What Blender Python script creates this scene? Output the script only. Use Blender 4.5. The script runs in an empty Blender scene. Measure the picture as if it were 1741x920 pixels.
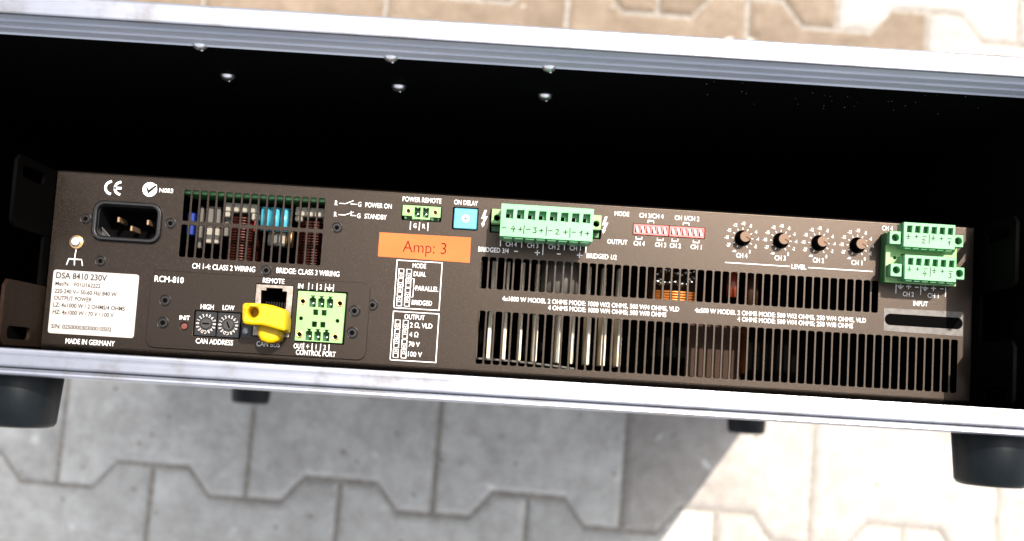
import bpy, bmesh, math, random
from mathutils import Vector, Matrix
random.seed(7)
S = bpy.context.scene
COL = S.collection
MM = 0.001
# World frame: X right along the case, Y towards the case's top wall, Z up (case stands on its end).
# All lengths below are in millimetres.  Camera height 1120, amplifier panel at z = 560.
CAMZ = 1120.0
PZ = 560.0
RIM = 642.0
SUN = Vector((.29, .43, 1.0)).normalized()

# ------------------------------------------------------------------ camera
F_PX, W_PX, H_PX = 2000.0, 1741.0, 920.0
nad = Vector((848 - W_PX/2, -(645 - H_PX/2), -F_PX)).normalized()      # where straight down appears
zc = -nad
rl = math.radians(-3.5)
xc = Vector((math.cos(rl), math.sin(rl), 0)); xc = (xc - xc.dot(zc)*zc).normalized()
yc = zc.cross(xc)
Rm = Matrix((xc, yc, zc))                 # rows = world axes in camera coords = camera-to-world rotation
cam = bpy.data.cameras.new('camera'); camo = bpy.data.objects.new('camera', cam); COL.objects.link(camo)
camo.matrix_world = Matrix.Translation((0, 0, CAMZ*MM)) @ Rm.to_4x4()
cam.sensor_fit = 'HORIZONTAL'; cam.sensor_width = 36.0; cam.lens = F_PX/W_PX*36.0
cam.clip_start = 0.01; cam.clip_end = 200
cam.dof.use_dof = True; cam.dof.focus_distance = .556; cam.dof.aperture_fstop = 7.0
S.camera = camo
# ------------------------------------------------------------------ sky, sun, exposure
w = bpy.data.worlds.new("World"); S.world = w; w.use_nodes = True
nt = w.node_tree; bg = nt.nodes['Background']
sky = nt.nodes.new('ShaderNodeTexSky'); sky.sky_type = 'NISHITA'; sky.sun_disc = False
el = math.asin(SUN.z); az = math.atan2(SUN.x, SUN.y)
sky.sun_elevation = el; sky.sun_rotation = az
sky.dust_density = 3.0
hsv = nt.nodes.new('ShaderNodeHueSaturation'); hsv.inputs['Saturation'].default_value = .22      # hazy, pale sky
nt.links.new(sky.outputs[0], hsv.inputs['Color']); nt.links.new(hsv.outputs[0], bg.inputs[0]); bg.inputs[1].default_value = .105
sl = bpy.data.lights.new('sun', 'SUN'); sl.energy = 2.5; sl.angle = math.radians(.53); sl.color = (1, .90, .79)
so = bpy.data.objects.new('sun', sl); COL.objects.link(so)
so.rotation_euler = SUN.to_track_quat('Z', 'Y').to_euler(); so.location = (.3, .4, 3)
S.view_settings.view_transform = 'Standard'; S.view_settings.look = 'None'
S.view_settings.exposure = 1.9; S.view_settings.gamma = 1
S.render.engine = 'CYCLES'

# ------------------------------------------------------------------ materials
def mat(name, col, rough=.5, metal=0, spec=.5, noise=0, nscale=300, bump=0, bscale=None, col2=None, coat=0, vscale=None, rvar=0, lo=.35, hi=.65, stretch=None):
    m = bpy.data.materials.new(name); m.use_nodes = True; n = m.node_tree.nodes; L = m.node_tree.links
    b = n['Principled BSDF']; b.inputs['Base Color'].default_value = (*col, 1)
    b.inputs['Roughness'].default_value = rough; b.inputs['Metallic'].default_value = metal
    b.inputs['Specular IOR Level'].default_value = spec; b.inputs['Coat Weight'].default_value = coat
    if col2 or bump or rvar:
        tc = n.new('ShaderNodeTexCoord'); mp = n.new('ShaderNodeMapping'); L.new(tc.outputs['Object'], mp.inputs[0])
        if stretch: mp.inputs['Scale'].default_value = stretch
        nz = n.new('ShaderNodeTexNoise'); nz.inputs['Scale'].default_value = nscale; nz.inputs['Detail'].default_value = 5
        nz.inputs['Roughness'].default_value = .6
        L.new(mp.outputs[0], nz.inputs['Vector'])
        if col2:
            r = n.new('ShaderNodeValToRGB'); r.color_ramp.elements[0].position = lo; r.color_ramp.elements[1].position = hi
            r.color_ramp.elements[0].color = (*col, 1); r.color_ramp.elements[1].color = (*col2, 1)
            L.new(nz.outputs[0], r.inputs[0]); L.new(r.outputs[0], b.inputs['Base Color'])
        if rvar:
            mr = n.new('ShaderNodeMapRange'); mr.inputs[1].default_value = .3; mr.inputs[2].default_value = .7
            mr.inputs[3].default_value = rough-rvar; mr.inputs[4].default_value = rough+rvar
            L.new(nz.outputs[0], mr.inputs[0]); L.new(mr.outputs[0], b.inputs['Roughness'])
        if bump:
            nb = n.new('ShaderNodeTexNoise'); nb.inputs['Scale'].default_value = bscale or nscale; nb.inputs['Detail'].default_value = 3
            L.new(mp.outputs[0], nb.inputs['Vector'])
            bp = n.new('ShaderNodeBump'); bp.inputs['Strength'].default_value = bump; bp.inputs['Distance'].default_value = .0004
            L.new(nb.outputs[0], bp.inputs['Height']); L.new(bp.outputs[0], b.inputs['Normal'])
    return m
M = {}
M['panel'] = mat('black_powder_coat', (.0016, .0013, .0012), .35, spec=.40, col2=(.034, .026, .021), nscale=2200, bump=.15, bscale=2600, rvar=.05, lo=.54, hi=.80)
M['panel'].node_tree.nodes['Principled BSDF'].inputs['Specular Tint'].default_value = (1, .80, .66, 1)
M['plate'] = M['panel']
M['black'] = mat('black_plastic', (.0035, .0035, .004), .38, spec=.4, bump=.1, nscale=900)
M['hole'] = mat('dark_void', (.0012, .0012, .0012), .9, spec=.03)
M['case'] = mat('black_laminate', (.0009, .0009, .001), .8, spec=.05, col2=(.0018, .0018, .0018), nscale=500, bump=.25, bscale=700)
M['white'] = mat('white_ink', (.70, .69, .68), .6)
M['ink'] = mat('dark_ink', (.006, .006, .008), .6)
M['redink'] = mat('red_ink', (.10, .004, .004), .7, spec=.1)
M['orange'] = mat('orange_sticker', (.43, .100, .025), .6, spec=.15, col2=(.47, .115, .030), nscale=60)
M['paper'] = mat('white_label', (.31, .285, .27), .5, col2=(.36, .34, .325), nscale=90, lo=.3, hi=.7)
M['tape'] = mat('grey_tape', (.085, .075, .068), .5, col2=(.03, .027, .024), nscale=260, bump=.3, lo=.45, hi=.72)
M['green'] = mat('green_connector', (.13, .35, .165), .45, spec=.25, col2=(.15, .38, .19), nscale=80)
M['lgreen'] = mat('lime_connector', (.165, .33, .12), .45, spec=.35, col2=(.19, .36, .135), nscale=80)
M['dgreen'] = mat('dark_green', (.02, .12, .03), .45)
M['brass'] = mat('brass', (.75, .48, .22), .3, metal=1)
M['pin'] = mat('tarnished_pin', (.30, .20, .12), .45, metal=.7)
M['steel'] = mat('bright_steel', (.80, .80, .82), .38, metal=1, rvar=.06, nscale=400)
M['dsteel'] = mat('blackened_steel', (.010, .008, .007), .30, metal=.3, rvar=.1, nscale=900, bump=.1)
M['shield'] = mat('tin_shield', (.30, .26, .23), .42, metal=.7, col2=(.17, .14, .12), nscale=350, bump=.3)
M['blue'] = mat('blue_trimmer', (.05, .25, .33), .45)
M['paleblue'] = mat('pale_blue_dial', (.25, .37, .42), .4)
M['red'] = mat('red_switch', (.50, .065, .06), .4)
M['redbtn'] = mat('red_button', (.09, .012, .006), .5)
M['wplastic'] = mat('white_plastic', (.45, .42, .40), .4)
M['yellow'] = mat('yellow_rubber', (.48, .30, .002), .5, spec=.3, col2=(.55, .36, .003), nscale=50, bump=.05)
M['knob'] = mat('dark_shaft', (.05, .028, .018), .42, spec=.5)
M['knob'].node_tree.nodes['Principled BSDF'].inputs['Specular Tint'].default_value = (1, .72, .55, 1)
M['dial'] = mat('dark_dial', (.012, .011, .010), .45)
M['led'] = mat('grey_led', (.20, .22, .25), .3)
M['cyan'] = mat('cyan_capacitor', (.05, .27, .36), .3)
M['dblue'] = mat('blue_component', (.006, .02, .16), .4)
M['cream'] = mat('cream_bobbin', (.21, .19, .155), .5)
M['pcb'] = mat('green_board', (.07, .24, .08), .4, col2=(.11, .32, .11), nscale=500)
M['copper'] = mat('copper_wire', (.05, .010, .006), .38, metal=.5)
M['bcopper'] = mat('bright_copper', (.45, .15, .03), .35, metal=.7)
M['solder'] = mat('solder', (.28, .28, .26), .25, metal=1, bump=.4, nscale=300)
M['fin'] = mat('pale_fin', (.60, .54, .42), .5, col2=(.66, .60, .48), nscale=200)
M['greycap'] = mat('grey_sleeve', (.085, .08, .072), .6, spec=.2)
M['brown'] = mat('brown_card', (.028, .014, .008), .6, spec=.1)
M['orangeshade'] = mat('orange_tape', (.20, .03, .01), .4)
M['rubber'] = mat('black_rubber', (.0015, .003, .004), .38, spec=.16, col2=(.004, .006, .008), nscale=60, bump=.25, bscale=250)
M['gplast'] = mat('bracket_paint', (.0006, .0005, .0005), .7, spec=.02, bump=.3, nscale=700)
M['sunlit_tone'] = mat('sunlit_bracket_tone', (.013, .007, .004), .65, spec=.05, bump=.3, nscale=300, col2=(.008, .0045, .003))  # brown of sunlight on the lower left bracket, put into its colour
M['sand'] = mat('joint_sand', (.16, .148, .132), .95, spec=.1, bump=.8, nscale=200, col2=(.26, .24, .215))

def alu():
    m = mat('brushed_aluminium', (.80, .80, .83), .36, metal=1)
    n = m.node_tree.nodes; L = m.node_tree.links; b = n['Principled BSDF']
    tc = n.new('ShaderNodeTexCoord'); mp = n.new('ShaderNodeMapping'); mp.inputs['Scale'].default_value = (14, 400, 400)
    L.new(tc.outputs['Object'], mp.inputs[0])
    nz = n.new('ShaderNodeTexNoise'); nz.inputs['Scale'].default_value = 1; nz.inputs['Detail'].default_value = 4; L.new(mp.outputs[0], nz.inputs['Vector'])
    n2 = n.new('ShaderNodeTexNoise'); n2.inputs['Scale'].default_value = 45; n2.inputs['Detail'].default_value = 7; n2.inputs['Roughness'].default_value = .7
    L.new(tc.outputs['Object'], n2.inputs['Vector'])
    r = n.new('ShaderNodeValToRGB'); r.color_ramp.elements[0].position = .30; r.color_ramp.elements[1].position = .50
    r.color_ramp.elements[0].color = (.25, .235, .22, 1); r.color_ramp.elements[1].color = (.33, .34, .39, 1)
    L.new(n2.outputs[0], r.inputs[0]); L.new(r.outputs[0], b.inputs['Base Color'])
    mr = n.new('ShaderNodeMapRange'); mr.inputs[3].default_value = .26; mr.inputs[4].default_value = .42
    L.new(n2.outputs[0], mr.inputs[0]); L.new(mr.outputs[0], b.inputs['Roughness'])
    bp = n.new('ShaderNodeBump'); bp.inputs['Strength'].default_value = .25; bp.inputs['Distance'].default_value = .0003
    L.new(nz.outputs[0], bp.inputs['Height']); L.new(bp.outputs[0], b.inputs['Normal'])
    return m
M['alu'] = alu()
M['alu_satin'] = mat('satin_aluminium', (.40, .43, .50), .62, metal=.35, spec=.5, col2=(.58, .60, .66), nscale=12, bump=.25, bscale=500, stretch=(.4, 3, 3))

def stone(name, a, bcol, warm):
    m = mat(name, a, .85, spec=.25)
    n = m.node_tree.nodes; L = m.node_tree.links; b = n['Principled BSDF']
    tc = n.new('ShaderNodeTexCoord'); oi = n.new('ShaderNodeObjectInfo')
    off = n.new('ShaderNodeVectorMath'); off.operation = 'ADD'; L.new(tc.outputs['Object'], off.inputs[0])
    sc = n.new('ShaderNodeVectorMath'); sc.operation = 'SCALE'; sc.inputs['Scale'].default_value = 9; L.new(oi.outputs['Location'], sc.inputs[0]); L.new(sc.outputs[0], off.inputs[1])
    def nzf(s, d=6, r=.6):
        z = n.new('ShaderNodeTexNoise'); z.inputs['Scale'].default_value = s; z.inputs['Detail'].default_value = d; z.inputs['Roughness'].default_value = r
        L.new(off.outputs[0], z.inputs['Vector']); return z
    big = nzf(16, 4); fine = nzf(420, 4, .7); mid = nzf(70, 5)
    r = n.new('ShaderNodeValToRGB'); r.color_ramp.elements[0].position = .32; r.color_ramp.elements[1].position = .68
    r.color_ramp.elements[0].color = (*a, 1); r.color_ramp.elements[1].color = (*bcol, 1); L.new(big.outputs[0], r.inputs[0])
    r2 = n.new('ShaderNodeValToRGB'); r2.color_ramp.elements[0].position = .35; r2.color_ramp.elements[1].position = .65
    r2.color_ramp.elements[0].color = (.62, .60, .58, 1); r2.color_ramp.elements[1].color = (1.12, 1.12, 1.12, 1)
    ad = n.new('ShaderNodeMath'); ad.operation = 'ADD'; L.new(fine.outputs[0], ad.inputs[0]); L.new(mid.outputs[0], ad.inputs[1])
    hv = n.new('ShaderNodeMath'); hv.operation = 'MULTIPLY'; hv.inputs[1].default_value = .5; L.new(ad.outputs[0], hv.inputs[0]); L.new(hv.outputs[0], r2.inputs[0])
    mx = n.new('ShaderNodeMix'); mx.data_type = 'RGBA'; mx.blend_type = 'MULTIPLY'; mx.inputs[0].default_value = .8
    L.new(r.outputs[0], mx.inputs[6]); L.new(r2.outputs[0], mx.inputs[7])
    hs = n.new('ShaderNodeHueSaturation'); mr = n.new('ShaderNodeMapRange'); mr.inputs[3].default_value = .9; mr.inputs[4].default_value = 1.1
    L.new(oi.outputs['Random'], mr.inputs[0]); L.new(mr.outputs[0], hs.inputs['Value']); L.new(mx.outputs[2], hs.inputs['Color'])
    # pale lime blooms and dark drip spots
    vo = nzf(38, 2, .4)
    r3 = n.new('ShaderNodeValToRGB'); r3.color_ramp.elements[0].position = .70; r3.color_ramp.elements[1].position = .76
    L.new(vo.outputs[0], r3.inputs[0])
    m3 = n.new('ShaderNodeMix'); m3.data_type = 'RGBA'; m3.inputs[7].default_value = (.50, .50, .48, 1)
    L.new(r3.outputs[0], m3.inputs[0]); L.new(hs.outputs[0], m3.inputs[6]); L.new(m3.outputs[2], b.inputs['Base Color'])
    bp = n.new('ShaderNodeBump'); bp.inputs['Strength'].default_value = .6; bp.inputs['Distance'].default_value = .0012
    L.new(hv.outputs[0], bp.inputs['Height']); L.new(bp.outputs[0], b.inputs['Normal'])
    return m
M['joint_grit'] = mat('pale_grit', (.30, .28, .25), .9, col2=(.12, .10, .08), nscale=20)
M['stone_grey'] = stone('grey_concrete', (.335, .33, .317), (.425, .42, .405), 0)
M['stone_sunlit_tan'] = stone('sunlit_tan_concrete', (.145, .112, .082), (.20, .158, .12), 1)  # tan look of the sunlit rows painted into the concrete colour
M['stone_sunlit_pale'] = stone('sunlit_pale_concrete', (.275, .258, .24), (.345, .328, .308), 1)  # concrete colour carries the warm pale tone of the sunlit right side

# ------------------------------------------------------------------ object helpers
LOC = {}
def link(o, parent, org):
    COL.objects.link(o); LOC[o.name] = Vector(org)
    if parent is not None:
        o.parent = parent; o.location = (Vector(org) - LOC[parent.name])*MM
    else: o.location = Vector(org)*MM
    return o
def empty(name, org, label=None, cat=None, group=None):
    o = bpy.data.objects.new(name, None); o.empty_display_size = .01
    link(o, None, org); tag(o, label, cat, group); return o
def tag(o, label=None, cat=None, group=None, kind=None):
    if label: o['label'] = label
    if cat: o['category'] = cat
    if group: o['group'] = group
    if kind: o['kind'] = kind
    return o
def addmesh(name, me, m, parent, org, smooth=False):
    me.materials.clear(); me.materials.append(M[m] if isinstance(m, str) else m)
    o = bpy.data.objects.new(name, me); link(o, parent, org)
    return o
class B:
    """collects shapes (mm, world frame) into one bmesh"""
    def __init__(s): s.bm = bmesh.new()
    def box(s, x0, x1, y0, y1, z0, z1, bev=0, seg=1):
        t = bmesh.new(); bmesh.ops.create_cube(t, size=1)
        for v in t.verts: v.co = Vector(((x0+x1)/2+v.co.x*(x1-x0), (y0+y1)/2+v.co.y*(y1-y0), (z0+z1)/2+v.co.z*(z1-z0)))
        if bev: bmesh.ops.bevel(t, geom=t.edges[:], offset=bev, segments=seg, affect='EDGES', profile=.5)
        s.merge(t); return s
    def cyl(s, c, r, z0, z1, n=20, r2=None, ax='z', bev=0):
        t = bmesh.new(); bmesh.ops.create_cone(t, cap_ends=True, segments=n, radius1=r, radius2=r if r2 is None else r2, depth=z1-z0)
        if bev:
            e = [e for e in t.edges if all(abs(v.co.z-(z1-z0)/2) < 1e-5 for v in e.verts)]
            bmesh.ops.bevel(t, geom=e, offset=bev, segments=2, affect='EDGES', profile=.5)
        for v in t.verts:
            q = v.co + Vector((0, 0, (z0+z1)/2))
            if ax == 'z': v.co = Vector((c[0]+q.x, c[1]+q.y, q.z))
            elif ax == 'y': v.co = Vector((c[0]+q.x, q.z, c[1]+q.y))
            else: v.co = Vector((q.z, c[0]+q.x, c[1]+q.y))
        for f in t.faces: f.smooth = len(f.verts) == 4
        s.merge(t); return s
    def sphere(s, c, r, sc=(1, 1, 1), n=14):
        t = bmesh.new(); bmesh.ops.create_uvsphere(t, u_segments=n, v_segments=n//2+2, radius=1)
        for v in t.verts: v.co = Vector((c[0]+v.co.x*r*sc[0], c[1]+v.co.y*r*sc[1], c[2]+v.co.z*r*sc[2]))
        for f in t.faces: f.smooth = True
        s.merge(t); return s
    def torus(s, c, R, r, ax='z', n=24, k=8, sc=1):
        t = bmesh.new(); vs = []
        for i in range(n):
            a = 2*math.pi*i/n
            for j in range(k):
                b = 2*math.pi*j/k; q = Vector(((R+r*math.cos(b))*math.cos(a), (R+r*math.cos(b))*math.sin(a)*sc, r*math.sin(b)))
                if ax == 'y': q = Vector((q.x, q.z, q.y))
                if ax == 'x': q = Vector((q.z, q.x, q.y))
                vs.append(t.verts.new(Vector(c)+q))
        for i in range(n):
            for j in range(k):
                f = t.faces.new((vs[i*k+j], vs[((i+1) % n)*k+j], vs[((i+1) % n)*k+(j+1) % k], vs[i*k+(j+1) % k])); f.smooth = True
        s.merge(t); return s
    def prism(s, pts, z0, z1, bev=0, seg=2, ax='z', smooth=False):
        """polygon extruded; ax z: pts=(x,y); ax x: pts=(y,z) extruded over x"""
        t = bmesh.new(); f3 = (lambda p, q: Vector((p[0], p[1], q))) if ax == 'z' else (lambda p, q: Vector((q, p[0], p[1])))
        a = [t.verts.new(f3(p, z0)) for p in pts]; b = [t.verts.new(f3(p, z1)) for p in pts]
        n = len(pts); t.faces.new(a[::-1]); top = t.faces.new(b)
        for i in range(n): t.faces.new((a[i], a[(i+1) % n], b[(i+1) % n], b[i]))
        if bev: bmesh.ops.bevel(t, geom=list(top.edges), offset=bev, segments=seg, affect='EDGES', profile=.5)
        bmesh.ops.recalc_face_normals(t, faces=t.faces[:])
        if smooth:
            for f in t.faces: f.smooth = True
        s.merge(t); return s
    def merge(s, t):
        me = bpy.data.meshes.new('tmp'); t.to_mesh(me); t.free(); s.bm.from_mesh(me); bpy.data.meshes.remove(me)
    def out(s, name, m, parent=None, org=None):
        if org is None:
            n = len(s.bm.verts); c = sum((v.co for v in s.bm.verts), Vector())/n; org = c
        org = Vector(org)
        for v in s.bm.verts: v.co = (v.co-org)*MM
        me = bpy.data.meshes.new(name); s.bm.to_mesh(me); s.bm.free()
        return addmesh(name, me, m, parent, org)

def rrect(x0, x1, y0, y1, r, n=4):
    P = []
    for cx, cy, a0 in ((x1-r, y1-r, 0), (x0+r, y1-r, 90), (x0+r, y0+r, 180), (x1-r, y0+r, 270)):
        for k in range(n+1):
            a = math.radians(a0+90*k/n); P.append((cx+r*math.cos(a), cy+r*math.sin(a)))
    return P
def circ(cx, cy, r, n=20): return [(cx+r*math.cos(2*math.pi*k/n), cy+r*math.sin(2*math.pi*k/n)) for k in range(n)]
DG = None
def curve_mesh(cu):
    o = bpy.data.objects.new('t', cu); COL.objects.link(o)
    dg = bpy.context.evaluated_depsgraph_get(); dg.update()
    me = bpy.data.meshes.new_from_object(o.evaluated_get(dg)); bpy.data.objects.remove(o); bpy.data.curves.remove(cu)
    return me
def plate(name, outer, holes, z0, z1, m, parent, bev=0):
    """flat plate with holes; pts mm"""
    cx = sum(p[0] for p in outer)/len(outer); cy = sum(p[1] for p in outer)/len(outer)
    cu = bpy.data.curves.new(name, 'CURVE'); cu.dimensions = '2D'; cu.fill_mode = 'BOTH'
    cu.extrude = (z1-z0)/2*MM - bev*MM
    if bev: cu.bevel_depth = bev*MM; cu.bevel_resolution = 1; cu.offset = -bev*MM
    for pts in [outer]+list(holes):
        sp = cu.splines.new('POLY'); sp.points.add(len(pts)-1); sp.use_cyclic_u = True
        for i, p in enumerate(pts): sp.points[i].co = ((p[0]-cx)*MM, (p[1]-cy)*MM, 0, 1)
    me = curve_mesh(cu)
    return addmesh(name, me, m, parent, (cx, cy, (z0+z1)/2))
TZ = PZ + .07
cu_ = bpy.data.curves.new('t', 'FONT'); cu_.body = 'H'; cu_.size = 1
me_ = curve_mesh(cu_); CAP = max(v.co.y for v in me_.vertices)-min(v.co.y for v in me_.vertices); bpy.data.meshes.remove(me_)
def text(s, cx, cy, h, wd=None, z=TZ, m='white', parent=None, name='printed_lettering', bold=.008, rot=0, cond=.72, align='c'):
    cu = bpy.data.curves.new(name, 'FONT'); cu.body = s; cu.size = 1; cu.offset = bold; cu.resolution_u = 3
    me = curve_mesh(cu)
    xs = [v.co.x for v in me.vertices]; x0, x1 = min(xs), max(xs)
    k = h*1.07/CAP; sx = (wd/(x1-x0)) if wd else k*cond
    W = (x1-x0)*sx
    ox = {'c': -(x0+x1)/2*sx, 'l': -x0*sx, 'r': -x1*sx}[align]
    c, sn = math.cos(rot), math.sin(rot)
    for v in me.vertices:
        x = v.co.x*sx+ox; y = v.co.y*k-h/2
        v.co = Vector(((x*c-y*sn)*MM, (x*sn+y*c)*MM, 0))
    return addmesh(name, me, m, parent, (cx, cy, z))
def strokes(lines, wd, z=TZ, m='white', parent=None, name='printed_line'):
    vs, fs = [], []
    pts = [p for l in lines for p in l]; cx = sum(p[0] for p in pts)/len(pts); cy = sum(p[1] for p in pts)/len(pts)
    for l in lines:
        n = len(l); L = []; R = []
        for i in range(n):
            a = Vector(l[max(i-1, 0)]); b = Vector(l[min(i+1, n-1)])
            d = (b-a).normalized() if (b-a).length > 0 else Vector((1, 0))
            q = Vector((-d.y, d.x))
            mfac = 1.0
            if 0 < i < n-1:
                d1 = (Vector(l[i])-a).normalized(); mfac = 1/max(.5, abs(d1.dot(d)))
            p = Vector(l[i])
            if i == 0: p = p - d*wd*.5
            if i == n-1: p = p + d*wd*.5
            L.append(p+q*wd/2*mfac); R.append(p-q*wd/2*mfac)
        b0 = len(vs)
        for a, c in zip(L, R): vs += [((a.x-cx)*MM, (a.y-cy)*MM, 0), ((c.x-cx)*MM, (c.y-cy)*MM, 0)]
        for i in range(n-1): k = b0+2*i; fs.append((k, k+1, k+3, k+2))
    me = bpy.data.meshes.new(name); me.from_pydata(vs, [], fs)
    return addmesh(name, me, m, parent, (cx, cy, z))
def rect(x0, x1, y0, y1): return [(x0, y0), (x1, y0), (x1, y1), (x0, y1), (x0, y0)]

# ================================================================== GROUND
g = B(); g.box(-15000, 15000, -15000, 15000, -60, -3.2)
ground = g.out('ground', 'sand', None, (0, 0, 0)); tag(ground, 'paved yard with sand filled joints under the flight case', kind='structure')
PX, PY, AMP, ROT = 177.0, 249.0, 12.5, math.radians(-1.2)
def stone_poly(gap=1.0):
    h = PX/2-gap; f = 34-gap*.5; t = 20.5; hy = PY/2-gap
    top = [(-h, hy+AMP), (-h+f, hy+AMP), (-h+f+t, hy-AMP), (h-f-t, hy-AMP), (h-f, hy+AMP), (h, hy+AMP)]
    bot = [(x, -y) for x, y in top]
    return top[::-1]+bot
def inset(poly, d):
    n = len(poly); out = []
    for i in range(n):
        a, b, c = Vector(poly[i-1]), Vector(poly[i]), Vector(poly[(i+1) % n])
        e1 = (b-a).normalized(); e2 = (c-b).normalized()
        n1 = Vector((-e1.y, e1.x)); n2 = Vector((-e2.y, e2.x)); q = (n1+n2)
        q = q/max(.3, q.length_squared/2)
        out.append((b+q*d))
    return out
def stone_mesh(var):
    P = stone_poly(); rnd = random.Random(var)
    area = sum(P[i-1][0]*P[i][1]-P[i][0]*P[i-1][1] for i in range(len(P)))
    if area < 0: P = P[::-1]
    rings = [[(p[0], p[1], -45) for p in P], [(p[0], p[1], -4.0) for p in P],
             [(p[0], p[1], -1.8) for p in inset(P, 2.2)], [(p[0], p[1], 0) for p in inset(P, 6.5)]]
    vs = []; fs = []; n = len(P)
    for r in rings: vs += [((x+rnd.uniform(-.4, .4))*MM, (y+rnd.uniform(-.4, .4))*MM, z*MM) for x, y, z in r]
    for k in range(3):
        for i in range(n):
            j = (i+1) % n; fs.append((k*n+i, k*n+j, (k+1)*n+j, (k+1)*n+i))
    fs.append(tuple(3*n+i for i in range(n)))
    return vs, fs
smesh = {}
for mk in ('stone_grey', 'stone_sunlit_tan', 'stone_sunlit_pale'):
    for v in range(3):
        vs, fs = stone_mesh(v); me = bpy.data.meshes.new('paving_stone'); me.from_pydata(vs, [], fs); me.materials.append(M[mk]); smesh[mk, v] = me
far_v, far_f = [], []
for r in range(-14, 15):
    for c in range(-18, 19):
        jx = -229 + (88.5 if r % 2 else 0)
        x = jx + PX*(c+.5); y = -110 + PY*(r+.5)
        X = x*math.cos(ROT)-y*math.sin(ROT); Y = x*math.sin(ROT)+y*math.cos(ROT) - 9
        if abs(X) < 1150 and -800 < Y < 1150:
            mk = 'stone_sunlit_tan' if r >= 1 else ('stone_sunlit_pale' if X > 150 else 'stone_grey')  # stones tinted by position to follow the sunlit parts of the paving
            if r >= 1 and X > 380: mk = 'stone_sunlit_pale'
            o = bpy.data.objects.new('paving_stone', smesh[mk, (r*5+c) % 3]); COL.objects.link(o); o.parent = ground
            o.location = (X*MM, Y*MM, random.uniform(-.6, .3)*MM); o.rotation_euler = (random.uniform(-.002, .002), random.uniform(-.002, .002), ROT+random.uniform(-.003, .003))
            o['label'] = {'stone_sunlit_tan': 'paving stone with bone shaped outline, sunlit tan put into its colour', 'stone_sunlit_pale': 'paving stone with bone shaped outline, sunlit paleness put into its colour', 'stone_grey': 'grey paving stone with bone shaped outline'}[mk]
        else:
            vs, fs = stone_mesh(r*7+c); b0 = len(far_v)
            for v in vs: far_v.append((v[0]*math.cos(ROT)-v[1]*math.sin(ROT)+X*MM, v[0]*math.sin(ROT)+v[1]*math.cos(ROT)+Y*MM, v[2]))
            far_f += [tuple(b0+i for i in f) for f in fs]
b = B(); rd = random.Random(11)
for i in range(240):
    x, y = rd.uniform(-520, 520), rd.choice((rd.uniform(-260, -15), rd.uniform(200, 420)))
    q = rd.uniform(.5, 1.7); b.box(x-q, x+q*rd.uniform(.6, 1.3), y-q, y+q*.8, .1, .1+q, q*.3)
tag(b.out('grit', 'joint_grit', ground), kind='stuff')
me = bpy.data.meshes.new('far_paving'); me.from_pydata(far_v, [], far_f)
fp = addmesh('outer_paving', me, 'stone_grey', ground, (0, 0, 0)); tag(fp, kind='stuff')

# ================================================================== FLIGHT CASE
XL, XR, YB, YT = -318.0, 245.0, -1.0, 140.0      # inner faces of the plywood; left wall set outward to widen the paving shadow
case = empty('flight_case', (0, 65, 0), 'black shallow flight case with aluminium edges, standing open side up on the paving', 'flight case')
for nm, bx in (('top_wall', (XL-7, XR+7, YT, YT+6.5, 3, RIM-1)), ('bottom_wall', (XL-7, XR+7, YB-6.5, YB, 3, RIM-1)),
               ('side_wall', (XL-6.5, XL, YB, YT, 3, RIM-1)), ('side_wall', (XR, XR+6.5, YB, YT, 3, RIM-1)), ('lid_panel', (XL, XR, YB, YT, 3, 10))):
    b = B(); b.box(*bx); b.out(nm, 'case', case)
# aluminium edge profiles: cross section (inner coordinate d outward from opening, z)
def inner_profile(depth):
    P = []; z = RIM
    P.append((0.0, RIM-.6)); z = RIM-1.4
    for k in range(3):
        z0 = RIM-1.4-k*(depth-2)/3; z1 = z0-(depth-2)/3
        P += [(0.05, z0), (0.05, z0-1.0), (0.80, z0-1.3), (.85, (z0+z1)/2), (0.85, z1+.02)]
    P.append((0.05, RIM-depth)); P.append((1.4, RIM-depth))
    return P
dpt = 33.0
inn = inner_profile(dpt)
out_top = [(1.45, RIM-3), (1.45+6.6, RIM-3), (8.3, RIM-20), (9.1, RIM-20), (9.1, RIM-1.8), (8.6, RIM-.6), (7.7, RIM-.1), (1.0, RIM), (.3, RIM-.15)]
def flange(y_in):      # ribbed inner flange of the extrusion
    pts = [(y_in+p[0], min(p[1], RIM-1.45)) for p in inn]+[(y_in+1.4, RIM-1.45)]
    b = B(); b.prism(pts, XL-9, XR+9, ax='x'); return b
def edge(y_in, sgn, x0, x1, extra=0):
    pts = [(y_in+sgn*.05, RIM-.6), (y_in+sgn*.05, RIM-1.4), (y_in+sgn*1.42, RIM-1.4)]
    o2 = [(y_in+sgn*(p[0]+(extra if p[0] > 5 else 0)), p[1]) for p in out_top]
    b = B(); b.prism(pts+o2, x0, x1, ax='x'); return b
b = edge(138.4, 1, XL-9, XR+9); ep = b.out('edge_profile', 'alu', case)
flange(138.4).out('ribbed_flange', 'alu_satin', ep)
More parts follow.
